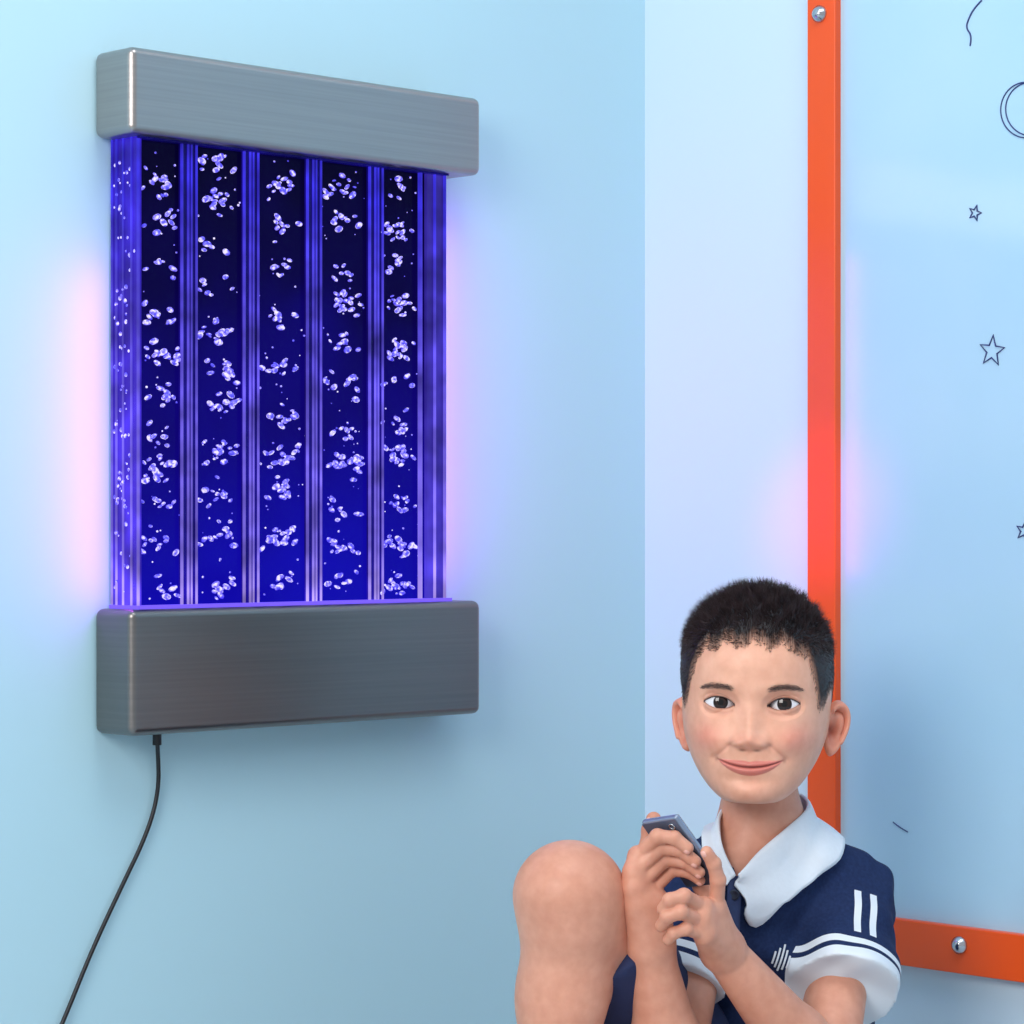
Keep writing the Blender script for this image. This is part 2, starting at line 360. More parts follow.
fm_=np.clip((cs-0.05)/0.35,0,1); fm_=fm_*fm_*(3-2*fm_)
g=lambda x0,z0,sx,sz:np.exp(-((x-x0)/sx)**2-((z-z0)/sz)**2)
g2=lambda x0,z0,sx,sz:g(x0,z0,sx,sz)+g(-x0,z0,sx,sz)
dy=np.zeros_like(x)
dy+=1.8*g2(22,18,20,8)-4.5*g2(28,2,16,10)+6.0*g2(37,-34,16,13)-1.0*g2(58,-55,12,20)
nose=2.5*g(0,-2,8,14)+6.0*g(0,-20,9,13)+11.0*g(0,-33,9.5,9)+7.0*g2(11.5,-36,6.5,6.5)
shelf=1/(1+np.exp(-(z+41.5-0.012*x*x+1.2*np.exp(-(x/3.5)**2))/0.9)); dy+=nose*(0.22+0.78*shelf)
dy+=2.0*g(0,-53,28,14)-0.7*g(0,-46.5,2.5,4)
MW=31.5; mx_=np.clip(np.abs(x)/MW,0,1)
mz=-58.5+6.8*mx_**2; inm=np.clip(1-mx_**2,0,1)
up=(6.5-3.7*mx_**2)*inm**0.45*(1-0.16*np.exp(-(x/3.5)**2)); lo=8.4*inm**0.8
ul=np.clip((z-mz)/np.maximum(up,.01),0,1); ll=np.clip((mz-z)/np.maximum(lo,.01),0,1)
dy+=(2.2*np.sin(np.pi*ul**0.8)*(z>mz)+3.2*np.sin(np.pi*ll**0.8)*(z<=mz))*inm*fm_
dy+=-1.6*np.exp(-((z-mz)/1.2)**2)*inm**0.3*fm_
dy+=-2.0*g2(34,-52,4.5,5)
nlx=18+(-36-z)*1.1; nlm=np.clip((z+54)/6,0,1)*np.clip((-33-z)/5,0,1); dy+=-1.1*np.exp(-((np.abs(x)-nlx)/3.5)**2)*nlm
dy+=-2.2*g(0,-71,18,4.5)+3.0*g(0,-83,15,8)
y=y+dy*fm_
EX,EZ=30.5,0.5; EYC=56.0; ER=17.0
col=np.zeros(x.shape+(3,)); base=np.array(lin((242,182,154))[:3]); col[:]=base
def mixc(mask,rgb):
    c=np.array(lin(rgb)[:3]); mk=np.clip(mask,0,1)[...,None]; col[:]=col*(1-mk)+c*mk
mixc(0.45*g2(42,-32,17,14)*fm_,(232,122,106)); mixc(0.30*g(0,-33,11,7)*fm_,(220,122,98)); mixc(0.25*g2(29,3,20,12)*fm_,(198,126,104))
mixc(0.2*g(0,-84,22,9)*fm_,(228,140,116))
browm=np.zeros_like(x)
for sgn in (-1,1):
    lx=(x-sgn*EX)*sgn; lz=z-EZ-0.07*lx
    ball=EYC+np.sqrt(np.maximum(ER*ER-(x-sgn*EX)**2-(z-EZ)**2,0))
    lid=ball+1.5
    dd=np.sqrt((lx/17.5)**2+((z-EZ)/12.5)**2)
    wgt=np.clip((1.25-dd)/0.45,0,1); wgt=wgt*wgt*(3-2*wgt)*(cs>0)
    y=y*(1-wgt)+np.maximum(lid,y-3.0)*wgt
    AW=14.8
    t=np.clip(np.abs(lx)/AW,0,1)
    uz=6.0*(1-t**2.2); lzv=-4.5*(1-t**2.2)
    ins_=(lz<uz)&(lz>lzv)&(np.abs(lx)<AW)&(cs>0)
    near=(np.abs(lx)<15.5)&(cs>0)
    cz=uz+3.0*(1-0.4*t); y=np.where(near,y-0.9*np.exp(-((lz-cz)/1.0)**2),y)
    y=np.where(ins_,ball-1.6,y)
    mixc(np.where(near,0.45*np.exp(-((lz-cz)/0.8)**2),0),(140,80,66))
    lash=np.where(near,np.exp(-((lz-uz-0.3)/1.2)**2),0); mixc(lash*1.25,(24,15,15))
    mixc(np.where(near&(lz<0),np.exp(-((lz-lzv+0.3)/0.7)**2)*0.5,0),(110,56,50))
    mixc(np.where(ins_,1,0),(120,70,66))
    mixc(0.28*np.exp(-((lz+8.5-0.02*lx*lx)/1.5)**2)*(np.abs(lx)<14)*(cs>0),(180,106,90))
    bl=lx; bz=14.2+3.0*(1-((bl-2)/17)**2)
    bw=2.6*np.clip(1-np.clip((bl-4)/18,0,1)**2,0.3,1)
    bm_=np.exp(-((z-EZ-bz)/bw)**2)*np.clip((bl+17)/6,0,1)*np.clip((20-bl)/6,0,1)*(cs>0)
    browm=np.maximum(browm,bm_); mixc(bm_*0.5,(66,44,38))
ls_=lambda q:np.clip(q,0,1)
lipm=ls_((z-(mz-lo))/1.0+0.3)*ls_((mz+up-z)/1.0+0.3)*ls_(inm*5)*(cs>0)
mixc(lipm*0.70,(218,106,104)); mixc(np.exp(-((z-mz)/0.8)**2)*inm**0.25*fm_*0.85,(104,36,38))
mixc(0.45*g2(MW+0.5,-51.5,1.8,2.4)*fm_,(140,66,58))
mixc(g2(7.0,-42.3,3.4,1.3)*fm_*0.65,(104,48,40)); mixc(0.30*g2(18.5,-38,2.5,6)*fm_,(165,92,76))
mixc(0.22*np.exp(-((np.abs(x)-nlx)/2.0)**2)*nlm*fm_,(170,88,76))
pd=np.degrees(np.abs(phi))[None,:]*np.ones_like(x)
hl=np.interp(pd,[0,22,36,46,52,57,60,68,74,80,96,106,130,180],[56,55,51,42,27,6,-8,-8,8,10,8,-22,-48,-52])
hl=hl+3.0*np.sin(phi*17+0.7)[None,:]+1.5*np.sin(phi*47+1)[None,:]+0.8*np.sin(phi*203)[None,:]
hm=np.clip((z-hl)/4,0,1)
nn_=np.stack([x,y*0.8,np.maximum(z-15,-10)],-1); nn_/=np.linalg.norm(nn_,axis=-1,keepdims=True)+1e-9
tk=np.interp(z,[-50,0,30,60,100],[1.0,1.5,2.6,4.0,6])*np.clip((z-hl)/14,0,1)
x=x+nn_[...,0]*tk; y=y+nn_[...,1]*tk; z=z+nn_[...,2]*tk
mixc(hm*np.clip(0.35+(z-hl)/24,0,1),(34,27,30))
HA=math.radians(9); HO=P(756.5,700,2.66)
Rv=np.array([math.cos(HA),-math.sin(HA),0]); Fv=np.array([-math.sin(HA),-math.cos(HA),0]); Uv=np.array([0.0,0,1])
roll=math.radians(1.0); Rv2=Rv*math.cos(roll)-Uv*math.sin(roll); Uv2=Uv*math.cos(roll)+Rv*math.sin(roll)
def hw(a): a=np.asarray(a,float); return HO+(a[...,0:1]*Rv2+a[...,1:2]*Fv+a[...,2:3]*Uv2)*0.001
hv=np.stack([x,y,z],-1).reshape(-1,3); hvw=hw(hv)
i,j=np.meshgrid(np.arange(NR-1),np.arange(NC),indexing='ij'); j2=(j+1)%NC
hf=np.stack([i*NC+j,(i+1)*NC+j,(i+1)*NC+j2,i*NC+j2],-1).reshape(-1,4)
head=mesh_obj('head',hvw,hf,skinh,True,boy)
p0,p1_,p2_=[hvw[hf[NC*300+NC//2][q]] for q in (0,1,2)]
if np.cross(p1_-p0,p2_-p0)[1]>0: head.data.flip_normals()
ca_=head.data.color_attributes.new('Col','FLOAT_COLOR','POINT')
ca_.data.foreach_set('color',np.concatenate([col.reshape(-1,3),np.ones((NR*NC,1))],1).astype(np.float32).ravel())
em,nt,b=newmat('eyeball')
tc=nt.nodes.new('ShaderNodeTexCoord'); sp=nt.nodes.new('ShaderNodeSeparateXYZ'); nt.links.new(tc.outputs['Object'],sp.inputs[0])
rad=mathn(nt,'SQRT',mathn(nt,'ADD',mathn(nt,'POWER',sp.outputs['X'],2.0),mathn(nt,'POWER',sp.outputs['Z'],2.0)))
rmm=mathn(nt,'MULTIPLY',rad,100.0)
cr=nt.nodes.new('ShaderNodeValToRGB'); e=cr.color_ramp.elements
e[0].position=0; e[0].color=(0.003,0.002,0.002,1); e[1].position=1; e[1].color=lin((236,230,232))
for ps,cc in ((0.28,(0.003,0.002,0.002,1)),(0.33,lin((46,26,20))),(0.58,lin((34,20,17))),(0.67,lin((14,10,11))),(0.74,lin((236,232,236)))):
    k=e.new(ps); k.color=cc
nt.links.new(rmm,cr.inputs[0]); nt.links.new(cr.outputs[0],b.inputs['Base Color']); b.inputs['Roughness'].default_value=0.06
for sgn in (-1,1):
    u_,v_=48,40; vv=[];ff=[]
    for a in range(v_+1):
        for c in range(u_):
            th=math.pi*a/v_; ph=2*math.pi*c/u_; rr=ER*0.001
            vv.append((rr*math.sin(th)*math.cos(ph),-rr*math.cos(th),rr*math.sin(th)*math.sin(ph)))
    for a in range(v_):
        for c in range(u_): ff.append((a*u_+c,a*u_+(c+1)%u_,(a+1)*u_+(c+1)%u_,(a+1)*u_+c))
    eo=mesh_obj('eyeball_%d'%(1 if sgn<0 else 2),vv,ff,em,True,boy)
    eo.location=hw([sgn*EX,EYC,EZ]); 
    dirv=Vector((0,0,ZC))-Vector(eo.location)
    eo.rotation_euler=dirv.to_track_quat('-Y','Z').to_euler()
hairm,nt,b=newmat('hair'); b.inputs['Roughness'].default_value=0.45
tc=nt.nodes.new('ShaderNodeTexCoord'); n=nt.nodes.new('ShaderNodeTexNoise'); n.inputs['Scale'].default_value=120; nt.links.new(tc.outputs['Object'],n.inputs['Vector'])
cr=nt.nodes.new('ShaderNodeValToRGB'); cr.color_ramp.elements[0].color=lin((20,15,18)); cr.color_ramp.elements[1].color=lin((84,66,68)); nt.links.new(n.outputs['Fac'],cr.inputs[0]); nt.links.new(cr.outputs[0],b.inputs['Base Color'])
def strands(name,pts,nor,dirs,ln,wd):
    NS=len(pts); dirs=dirs/np.linalg.norm(dirs,axis=1,keepdims=True)
    rd=rng.normal(0,1,(NS,3)); sx_=np.cross(dirs,rd); sx_/=np.linalg.norm(sx_,axis=1,keepdims=True); sy_=np.cross(dirs,sx_)
    o=pts-nor*0.6
    b0_=o+sx_*wd; b1_=o-sx_*wd*0.5+sy_*wd*0.87; b2_=o-sx_*wd*0.5-sy_*wd*0.87; tip=pts+dirs*ln[:,None]
    sv=np.stack([b0_,b1_,b2_,tip],1).reshape(-1,3); k4=np.arange(NS)*4
    sf=np.vstack([np.stack([k4,k4+1,k4+3],1),np.stack([k4+1,k4+2,k4+3],1),np.stack([k4+2,k4,k4+3],1)])
    return mesh_obj(name,hw(sv),sf,hairm,False,boy)
ok=np.nonzero((z-hl).reshape(-1)>0.5)[0]
wg=(np.gradient(phi)[None,:]*np.maximum(W,2)*np.ones_like(x)).reshape(-1)[ok]; wg=wg/wg.sum()
NS=26000; pick=rng.choice(ok,NS,p=wg)
pts=hv[pick]; nor=nn_.reshape(-1,3)[pick]; edge=(z-hl).reshape(-1)[pick]
topf=np.clip((pts[:,2]-40)/45,0,1)[:,None]
frontf=np.clip((pts[:,1]-20)/50,0,1)[:,None]
clump=np.stack([np.sin(pts[:,0]*0.30+pts[:,1]*0.2),np.sin(pts[:,1]*0.3+1.3),np.sin(pts[:,0]*0.25-pts[:,2]*0.3)],1)
dirs=nor*(0.28+0.55*topf)+np.array([0.0,0.0,-0.8])*(1-topf)+np.array([-0.15,0.40,0.20])*topf+clump*0.40*topf+rng.normal(0,0.13,(NS,3))
low_front=(frontf[:,0]>0.5)&(edge<10); dirs[low_front]+=np.array([-0.3,0.3,0.15])
ln=(2.6+10*topf[:,0])*rng.uniform(0.6,1.25,NS)*np.clip(0.3+edge/14,0.3,1)
ln[low_front]=rng.uniform(2,7,low_front.sum())
strands('hair',pts,nor,dirs,ln,0.36)
bmf=browm.reshape(-1); okb=np.nonzero(bmf>0.25)[0]; pk=rng.choice(okb,1100,p=bmf[okb]/bmf[okb].sum())
bp_=hv[pk]; sg=np.sign(bp_[:,0]); bd=np.stack([sg*0.9,np.full(len(pk),0.15),0.30-0.02*(np.abs(bp_[:,0])-20)],1)+rng.normal(0,0.10,(len(pk),3))
strands('eyebrows',bp_,np.tile([0,0.3,0],(len(pk),1)),bd,rng.uniform(2.0,4.0,len(pk)),0.12)
def ear(sgn,name,flare,push,sc_):
    na,nr_=80,36; v=[];f=[];cc=[]
    out=np.array([sgn*math.sin(math.radians(flare)),-math.cos(math.radians(flare)),0.0]); upv=np.array([sgn*0.12,-0.10,1.0]); upv/=np.linalg.norm(upv)
    nrm=np.cross(out,upv)*sgn
    if nrm[1]<0: nrm=-nrm
    cen=np.array([sgn*70.0,-1.0,-26.0])+out*push
    for a in range(nr_+1):
        rr=a/nr_
        for c in range(na):
            th=2*math.pi*c/na; ct,st=math.cos(th),math.sin(th)
            wz=27.0*st; wx=(17.5 if ct>0 else 15)*ct*(0.80+0.30*st if st<0 else 0.80+0.20*st)
            px_,pz_=wx*rr*sc_,wz*rr*sc_
            rim=4.2*math.exp(-((rr-0.86)/0.09)**2)*(0.25 if (st<-0.6) else 1)*(1 if ct>-0.6 else 0.3)
            conch=-8*math.exp(-((px_+3)/6.5)**2-((pz_+3)/9)**2)
            fossa=-3.5*math.exp(-((rr-0.66)/0.10)**2)*(1 if (st>-0.4 and ct>-0.5) else 0)
            anti=2.6*math.exp(-((px_-5)/2.6)**2-((pz_-1)/13)**2)
            tra=3.5*math.exp(-((px_+11)/3)**2-((pz_+4)/5)**2)
            edge_=-3.5*max(0,(rr-0.90)/0.10)**2
            v.append(cen+out*px_+upv*pz_+nrm*(rim+conch+fossa+anti+tra+edge_))
            sh=min(1,max(0,-conch/7)+0.55*max(0,-fossa/3.5))  # shading of concha and fossa put into the vertex colour
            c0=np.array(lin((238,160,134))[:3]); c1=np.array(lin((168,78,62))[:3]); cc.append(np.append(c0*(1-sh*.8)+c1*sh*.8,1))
    for a in range(nr_):
        for c in range(na): f.append((a*na+c,a*na+(c+1)%na,(a+1)*na+(c+1)%na,(a+1)*na+c))
    o=mesh_obj(name,hw(np.array(v)),f,skinh,True,boy)
    o.data.color_attributes.new('Col','FLOAT_COLOR','POINT').data.foreach_set('color',np.array(cc,np.float32).ravel())
    so=o.modifiers.new('s','SOLIDIFY'); so.thickness=0.003; so.offset=0
ear(-1,'ear_1',34,3,0.95); ear(1,'ear_2',56,8,0.97)

# ---- body
shR=P(702,892,2.665); shL=P(846,898,2.735)
elR=P(672,1075,2.53); elL=P(826,1078,2.57)
wrR=P(652,950,2.505); wrL=P(724,952,2.515)
hipR=P(735,1170,2.76); hipL=P(810,1175,2.74); kn=P(572,897,2.50); ank=P(536,1235,2.44)
kn2=P(690,1175,2.38); ank2=P(610,1252,2.52)
ank[2]=0.075; kn2[2]=0.16; ank2[2]=0.05
cf=kn*0.72+ank*0.28+np.array([0.0,0.015,0])
bp=[cn(P(760,780,2.685),P(766,835,2.70),0.036,0.037,0.01),cn(P(766,835,2.70),P(768,880,2.72),0.037,0.05,0.02),
 cn(P(756,820,2.685),P(746,885,2.672),0.034,0.036,0.02),
 cn(P(742,890,2.695),P(750,1000,2.72),0.05,0.065,0.04),cn(P(795,890,2.73),P(790,1000,2.75),0.05,0.065,0.04),
 cn(P(770,1000,2.74),P(772,1160,2.76),0.075,0.085,0.05),
 cn(shR,P(770,866,2.715),0.030,0.032,0.03),cn(shL,P(770,866,2.715),0.030,0.032,0.03),
 cn(shR,elR,0.032,0.027,0.02),cn(shL,elL,0.033,0.028,0.02),
 cn(hipR,hipL,0.075,0.075,0.04),cn(hipR,kn,0.060,0.044,0.02),cn(hipL,kn2,0.070,0.049,0.03),
 cn(kn+np.array([-0.010,-0.014,0.004]),kn+np.array([-0.006,-0.014,-0.025]),0.037,0.032,0.03),
 cn(kn,cf,0.046,0.036,0.02),cn(cf,ank,0.036,0.024,0.03),
 cn(kn2,kn2*0.7+ank2*0.3,0.046,0.043,0.03),cn(kn2*0.7+ank2*0.3,ank2,0.043,0.026,0.03)]
def foot(a,fd):
    fd=np.array(fd,float); fd/=np.linalg.norm(fd); sd=np.array([-fd[1],fd[0],0]); g0=a.copy(); g0[2]=0
    L=[cn(a,g0-fd*0.015+[0,0,0.026],0.026,0.025,0.015),cn(g0+[0,0,0.035],g0+fd*0.09+[0,0,0.020],0.028,0.018,0.02),
       cn(g0+sd*0.012+[0,0,.03],g0+fd*0.095+sd*0.016+[0,0,0.017],0.022,0.017,0.02),cn(g0-sd*0.012+[0,0,.03],g0+fd*0.09-sd*0.02+[0,0,0.015],0.022,0.015,0.02)]
    for q,(o,l,r_) in enumerate(((0.026,0.135,0.010),(0.010,0.133,0.0075),(-0.004,0.127,0.007),(-0.017,0.119,0.0065),(-0.029,0.108,0.006))):
        L.append(cn(g0+fd*0.085+sd*o*0.9+[0,0,0.014],g0+fd*l+sd*o+[0,0,r_+0.001],r_*1.1,r_,0.004))
    return L
bp+=foot(ank,(-0.6,-0.8,0))+foot(ank2,(-0.9,0.2,0))
v,f=sdf_mesh(bp,0.0035)
v[:,2]=np.maximum(v[:,2],0.001)
mesh_obj('body',v,f,skin,True,boy)

# ---- phone
pc=P(683,851,2.50); Lx=np.array([0.55,0.30,-0.78]); Lx/=np.linalg.norm(Lx)
Nf=np.array([.38,.54,.75]); Nf-= (Nf@Lx)*Lx; Nf/=np.linalg.norm(Nf); Sx=np.cross(Nf,Lx)
def hold(p,side,r_=0.0065):
    return p+Nf*(side*(0.0041+r_)-(p-pc)@Nf)
ph=box('smartphone',-0.041,0.041,-0.023,0.023,-0.0035,0.0035,simple('phone_shell',(150,158,178),0.25,0.6,noise=0.05),None,0.003,4)
M=Matrix(((Lx[0],Sx[0],Nf[0],pc[0]),(Lx[1],Sx[1],Nf[1],pc[1]),(Lx[2],Sx[2],Nf[2],pc[2]),(0,0,0,1))); ph.matrix_world=M
scr=box('screen',-0.038,0.038,-0.0205,0.0205,0.0036,0.0041,simple('phone_screen',(20,24,34),0.08,noise=0.03),ph)
bkp=box('back_glass',-0.039,0.039,-0.0215,0.0215,-0.0041,-0.0036,simple('phone_back',(84,92,112),0.15,noise=0.05),ph)
ring=curve('camera_ring',[(-0.032+0.003*math.cos(t),-0.013+0.003*math.sin(t),-0.0046) for t in np.linspace(0,6.2,12)],0.0008,chrome,ph,True)
# ---- forearms & hands
hp=[]
def finger(pts,r0,r1,k=0.0016):
    n=len(pts)-1
    for q in range(n):
        ra=r0+(r1-r0)*q/n; rb=r0+(r1-r0)*(q+1)/n
        hp.append(cn(pts[q],pts[q+1],ra*0.97,rb*0.97,k))
        if 0<q: hp.append(cn(pts[q],pts[q],ra*1.05,ra*1.05,k))
midR=elR*0.72+wrR*0.28
hp+=[cn(elR,midR,0.029,0.031,0.01),cn(midR,wrR,0.031,0.0195,0.012)]
mR=[P(638,856,2.492),P(633,873,2.486),P(633,890,2.484),P(637,906,2.486)]
for q,m_ in enumerate(mR):
    hp.append(cn(wrR+(m_-wrR)*0.12,m_,0.0165,0.0100,0.010))
hp.append(cn(wrR,P(655,905,2.495),0.018,0.015,0.012))
Rf=[((662,830),(682,827),(696,836)),((659,850),(682,847),(698,857)),((658,870),(681,868),(696,877)),((659,889),(678,888),(690,895))]
nails=[]
for q,(m_,t) in enumerate(zip(mR,Rf)):
    rr=(0.0068,0.0070,0.0068,0.0060)[q]
    pp=[m_]+[hold(P(a[0],a[1],2.485),-1,rr*0.97) for a in t]
    pp[1]=pp[1]-Nf*0.005
    finger(pp,rr*1.10,rr*0.85)
    nails.append((pp[2],pp[3],-Nf,rr*0.88))
th=[P(652,900,2.505),P(644,868,2.518),hold(P(647,838,2.52),1,0.0082),hold(P(659,812,2.52),1,0.0074)]
finger(th,0.0125,0.0074,0.004); nails.append((th[2],th[3],np.array([-0.5,-0.75,0.2])/0.92,0.0074))
midL=elL*0.70+wrL*0.30
hp+=[cn(elL,midL,0.030,0.031,0.01),cn(midL,wrL,0.031,0.0195,0.012)]
mL=[P(716,906,2.485),P(703,907,2.470),P(701,921,2.466),P(705,935,2.470)]
for m_ in mL: hp.append(cn(wrL+(m_-wrL)*0.12,m_,0.0165,0.0100,0.010))
li=[mL[0],P(718,880,2.474),hold(P(715,862,2.47),-1,0.0067),hold(P(711,846,2.47),-1,0.0061)]
finger(li,0.0078,0.0060); nails.append((li[2],li[3],-Nf,0.0062))
finger([mL[1],P(684,896,2.450),P(670,900,2.450),P(663,909,2.457)],0.0074,0.0060)
finger([mL[2],P(681,912,2.448),P(667,917,2.450),P(661,926,2.457)],0.0072,0.0058)
finger([mL[3],P(686,929,2.454),P(674,933,2.454),P(668,940,2.459)],0.0064,0.0052)
finger([P(722,930,2.51),P(712,905,2.525),P(703,885,2.53),hold(P(696,868,2.53),1,0.0074)],0.0120,0.0074,0.004)
v,f=sdf_mesh(hp,0.0012)
mesh_obj('forearms_hands',v,f,skin,True,boy)
nm_=simple('fingernail',(236,176,160),0.25,noise=0.03)
NV=[];NF=[];no=0
for a_,b_,nd,rr in nails:
    ax_=(b_-a_)/np.linalg.norm(b_-a_); nd=nd-(nd@ax_)*ax_; nd/=np.linalg.norm(nd); sd=np.cross(ax_,nd)
    c_=b_+ax_*rr*0.10+nd*rr*0.62
    NV.append(c_+iv[:,0:1]*ax_*rr*0.66+iv[:,1:2]*sd*rr*0.58+iv[:,2:3]*nd*rr*0.39); NF.append(jf+no); no+=len(iv)
mesh_obj('fingernails',np.vstack(NV),np.vstack(NF),nm_,True,boy)

# ---- shirt
def sdisp(X,Y,Z):
    return (0.0018*np.sin(X*70+Z*55+2*np.sin(Z*40))+0.0014*np.sin(Z*120-X*60+1.5*np.sin(X*60+Y*30))+0.0008*np.sin(Y*150+Z*90)).astype(np.float32)
slLa,slLb=P(850,895,2.725),P(846,990,2.635)
slRa,slRb=P(700,893,2.66),P(676,985,2.60)
sp_=[cn(P(738,893,2.685),P(742,1010,2.70),0.062,0.070,0.04),cn(P(800,893,2.735),P(800,1010,2.74),0.060,0.070,0.04),
 cn(P(770,1010,2.73),P(772,1130,2.76),0.085,0.092,0.05,flat=False),
 cn(P(704,890,2.665),P(764,858,2.712),0.036,0.042,0.03),cn(P(848,893,2.735),P(776,858,2.712),0.037,0.042,0.03),
 cn(slRa,slRb,0.040,0.046,0.022,flat=True),cn(slLa,slLb,0.041,0.053,0.022,flat=True),
 cn(P(762,780,2.685),P(764,836,2.695),0.043,0.043,0.006,sub=True),
 cn(P(744,800,2.65),P(736,872,2.64),0.045,0.016,0.006,sub=True)]
v,f=sdf_mesh(sp_,0.0024,sdisp)
sm,nt,b=newmat('navy_knit'); b.inputs['Roughness'].default_value=0.85; b.inputs['Specular IOR Level'].default_value=0.2
def attr(nm):
    a_=nt.nodes.new('ShaderNodeAttribute'); a_.attribute_name=nm; return a_.outputs['Fac']
ht,la,sv_=attr('hem_t'),attr('lat'),attr('slv')
w1=bandn(nt,ht,-0.03,0.012); w2=bandn(nt,ht,0.018,0.026)
st=mathn(nt,'MULTIPLY',bandn(nt,ht,0.034,0.092),mathn(nt,'MAXIMUM',bandn(nt,la,-0.004,0.003),bandn(nt,la,0.012,0.019)))
wm_=mathn(nt,'MULTIPLY',mathn(nt,'MAXIMUM',mathn(nt,'MAXIMUM',w1,w2),st),mathn(nt,'GREATER_THAN',sv_,-0.002))
tc=nt.nodes.new('ShaderNodeTexCoord'); n=nt.nodes.new('ShaderNodeTexNoise'); n.inputs['Scale'].default_value=300; nt.links.new(tc.outputs['Object'],n.inputs['Vector'])
cr=nt.nodes.new('ShaderNodeValToRGB'); cr.color_ramp.elements[0].color=lin((20,32,66)); cr.color_ramp.elements[1].color=lin((38,56,98)); nt.links.new(n.outputs['Fac'],cr.inputs[0])
mx=nt.nodes.new('ShaderNodeMix'); mx.data_type='RGBA'; nt.links.new(wm_,mx.inputs[0]); nt.links.new(cr.outputs[0],mx.inputs[6]); mx.inputs[7].default_value=lin((225,232,240)); nt.links.new(mx.outputs[2],b.inputs['Base Color'])
shirt=mesh_obj('polo_shirt',v,f,sm,True,boy)
X_,Y_,Z_=v[:,0],v[:,1],v[:,2]
axv=slLb-slLa; LA=np.linalg.norm(axv); axv/=LA; latv=np.cross(axv,np.array([0,-1.0,0])); latv/=np.linalg.norm(latv)
if latv[0]<0: latv=-latv
rel=v-slLa; tt=LA-rel@axv; lt=rel@latv
axr=slRb-slRa; LR=np.linalg.norm(axr); axr/=LR; tr_=LR-(v-slRa)@axr
dL=prim_d(sp_[6],X_,Y_,Z_,True); dR=prim_d(sp_[5],X_,Y_,Z_,True)
dT=np.min([prim_d(sp_[q],X_,Y_,Z_) for q in (0,1,2)],0)
isL=dL<dR
hem=np.where(isL,tt,tr_); lat=np.where(isL,lt,0.5); slv=dT-np.minimum(dL,dR)
for nm,ar in (('hem_t',hem),('lat',lat),('slv',slv)):
    shirt.data.attributes.new(nm,'FLOAT','POINT').data.foreach_set('value',ar.astype(np.float32))
white=simple('collar_cotton',(228,234,242),0.8,noise=0.04,nscale=200,bump=0.1,bscale=400)
def project(Q,off_):
    for _ in range(8):
        d=sdf_pts(sp_[:7],Q,sdisp); e_=0.001
        G=np.stack([sdf_pts(sp_[:7],Q+np.eye(3)[q]*e_,sdisp)-sdf_pts(sp_[:7],Q-np.eye(3)[q]*e_,sdisp) for q in range(3)],1); G/=np.linalg.norm(G,axis=1,keepdims=True)+1e-9
        Q=Q-G*(d-off_)[:,None]
    return Q
def onshirt(pxy,off_,prims=None):
    # march each point back in depth until it rests on the cloth
    prims=prims or sp_[:7]; pxy=np.array(pxy,float); Y=np.full(len(pxy),2.45)
    for _ in range(60):
        Q=np.stack([(pxy[:,0]-512)*Y/F,Y,ZC-(pxy[:,1]-HY)*Y/F],1); Y=Y+0.8*(sdf_pts(prims,Q,sdisp)-off_)
    return Q
def crv(pts,n):
    c=np.array(pts,float); return catmull(c,n)
def lobe(name,inner,outer):
    n=40;m=14
    A_=crv(inner,n);B_=crv(outer,n); vv=np.zeros((n,m,3))
    for q in range(n):
        for t in range(m):
            s_=t/(m-1); c=A_[q]*(1-s_)+B_[q]*s_; vv[q,t]=P(*c)
    Q=vv.reshape(-1,3); Qp=project(Q.copy(),0.0045).reshape(n,m,3)
    for t in range(m):
        s_=min(1,(t/(m-1))/0.45); s_=s_*s_*(3-2*s_); vv[:,t]=vv[:,t]*(1-s_)+Qp[:,t]*s_
    ff=[(q*m+t,q*m+t+1,(q+1)*m+t+1,(q+1)*m+t) for q in range(n-1) for t in range(m-1)]
    o=mesh_obj(name,vv.reshape(-1,3),ff,white,True,boy)
    so=o.modifiers.new('s','SOLIDIFY'); so.thickness=0.0028; so.offset=1
    return o
lobe('collar_1',[(738,876,2.615),(758,852,2.63),(788,826,2.655),(806,808,2.69),(800,796,2.73),(770,790,2.755)],
     [(745,886,2.60),(768,928,2.60),(806,890,2.63),(840,858,2.68),(838,818,2.74),(775,805,2.79)])
lobe('collar_2',[(736,875,2.615),(724,850,2.63),(719,826,2.65),(721,810,2.675),(735,796,2.71),(770,790,2.755)],
     [(729,880,2.60),(714,870,2.61),(702,848,2.63),(697,822,2.66),(706,802,2.73),(775,805,2.79)])
pk=[(735-(y0_-872)*0.06+x0_,y0_) for y0_ in np.linspace(876,956,14) for x0_ in (-7,-2.5,2.5,7)]
pk=onshirt(pk,0.002); mesh_obj('placket',pk,[(q*4+t,q*4+t+1,(q+1)*4+t+1,(q+1)*4+t) for q in range(13) for t in range(3)],simple('placket_navy',(40,54,94),0.8,noise=0.1,nscale=200),True,boy).modifiers.new('s','SOLIDIFY').thickness=0.0018
btn=simple('button',(24,30,52),0.3,noise=0.05)
bq=onshirt([(734,895),(731,931)],0.0042)
for q,c_ in enumerate(bq):
    vv=[];ff=[]
    for k_,(rr,h_) in enumerate(((0.0052,0.002),(0.0052,-0.0005),(0.0044,-0.0014),(0.0033,-0.0008),(0,-0.0008))):
        for t in range(20): vv.append(c_+np.array([rr*math.cos(t*math.pi/10),h_,rr*math.sin(t*math.pi/10)]))
    for k_ in range(4):
        for t in range(20): ff.append((k_*20+t,k_*20+(t+1)%20,(k_+1)*20+(t+1)%20,(k_+1)*20+t))
    mesh_obj('button_%d'%(q+1),vv,ff,btn,True,boy)
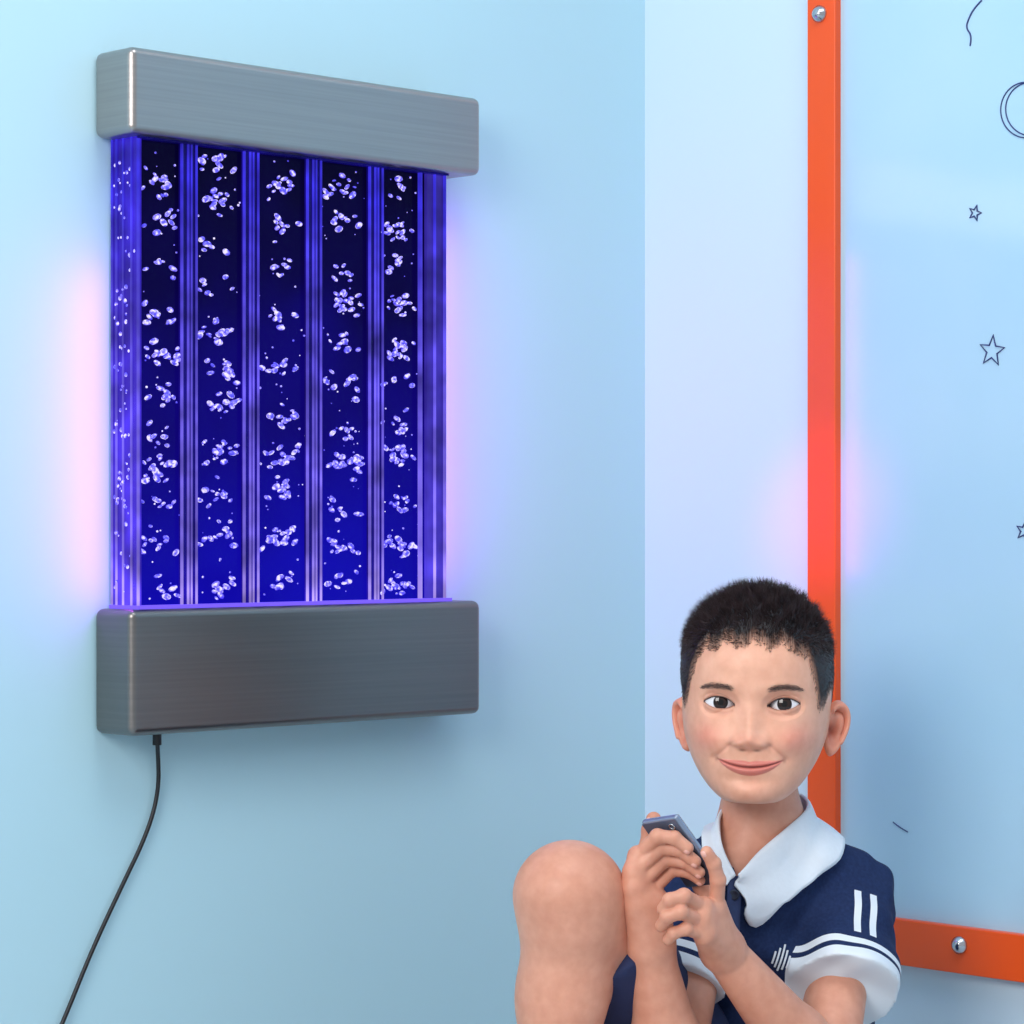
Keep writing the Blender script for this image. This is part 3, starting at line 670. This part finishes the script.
for q in range(5):
    pts=onshirt([(770+q*3.6+s_*8,968-s_*26+q*1.2+2.5*math.sin(s_*3)) for s_ in np.linspace(0.12*abs(q-2),1-0.14*abs(q-2),8)],0.0012)
    curve('emblem_stitch_%d'%(q+1),pts,0.0010,white,boy)
# ---- shorts
kd=hipR+(kn-hipR)*0.87; kd2=hipL+(kn2-hipL)*0.68
shp=[cn(hipR,hipL,0.088,0.088,0.04),cn(hipR,kd,0.078,0.058,0.03,flat=True),cn(hipL,kd2,0.084,0.072,0.03,flat=True)]
v,f=sdf_mesh(shp,0.004,lambda X,Y,Z:(0.002*np.sin(X*60+Z*50+2*np.sin(Y*40))).astype(np.float32),clip=lambda X,Y,Z:-(Z-0.001)+0*X+0*Y)
mesh_obj('shorts',v,f,simple('shorts_navy',(30,42,82),0.85,noise=0.15,nscale=150),True,boy)

# ------------------------------------------------------------ lights
def area(name,loc,tgt,size,en,col_,sy=None):
    l=bpy.data.lights.new(name,'AREA'); l.size=size; l.energy=en; l.color=col_
    if sy: l.shape='RECTANGLE'; l.size_y=sy
    o=bpy.data.objects.new(name,l); o.location=loc; o.rotation_euler=(Vector(tgt)-Vector(loc)).to_track_quat('-Z','Y').to_euler(); sc.collection.objects.link(o); return o
area('window_light',(-1.0,0.4,1.6),(0.25,2.9,0.6),1.0,38,(1.0,0.96,0.93))
area('ceiling_light',(0.4,1.8,2.5),(0.3,2.6,0.3),1.0,17,(0.96,0.98,1.0))
def led(name,u,z0,z1,side,en):
    l=bpy.data.lights.new(name,'AREA'); l.shape='RECTANGLE'; l.size=0.03; l.size_y=z1-z0; l.energy=en; l.color=(0.62,0.08,1.0)
    o=bpy.data.objects.new(name,l); o.parent=pan; o.location=(u,-0.040,(z0+z1)/2)
    Z=-Vector((side,0.30,0)).normalized(); Yv=Vector((0,0,1)); Xv=Yv.cross(Z)
    o.rotation_euler=Matrix((Xv,Yv,Z)).transposed().to_euler(); sc.collection.objects.link(o)
led('led_strip_1',b0-0.006,zbt+0.01,zbt+0.34,-1,0.30); led('led_strip_2',b1+0.006,zbt+0.02,zcb-0.04,1,0.38)
sl=bpy.data.lights.new('stile_pink_helper','SPOT'); sl.energy=55; sl.color=(1.0,0.03,0.75); sl.spot_size=math.radians(8); sl.spot_blend=1.0; sl.shadow_soft_size=0.03  # Added spot, no such lamp in the room; tints the stile pink
so_=bpy.data.objects.new('stile_pink_helper',sl); sc.collection.objects.link(so_); so_.location=(-0.15,1.6,1.2)
tu=solve_u(822,T,d2,n2); tp=C+tu*d2+T*n2; tgt=Vector((tp[0],tp[1],zof(510,tp[1])))
so_.rotation_euler=(tgt-so_.location).to_track_quat('-Z','Y').to_euler()
wd_=bpy.data.worlds.new('World'); sc.world=wd_; wd_.use_nodes=True
bg=wd_.node_tree.nodes['Background']; bg.inputs[0].default_value=(0.84,0.92,1.0,1); bg.inputs[1].default_value=0.6
cam=bpy.data.cameras.new('camera'); co=bpy.data.objects.new('camera',cam); sc.collection.objects.link(co)
co.location=(0,0,ZC); co.rotation_euler=(math.pi/2,0,0); cam.sensor_width=36; cam.clip_start=0.05
cam.lens=36*F/1024; cam.shift_y=(HY-512)/1024
sc.camera=co
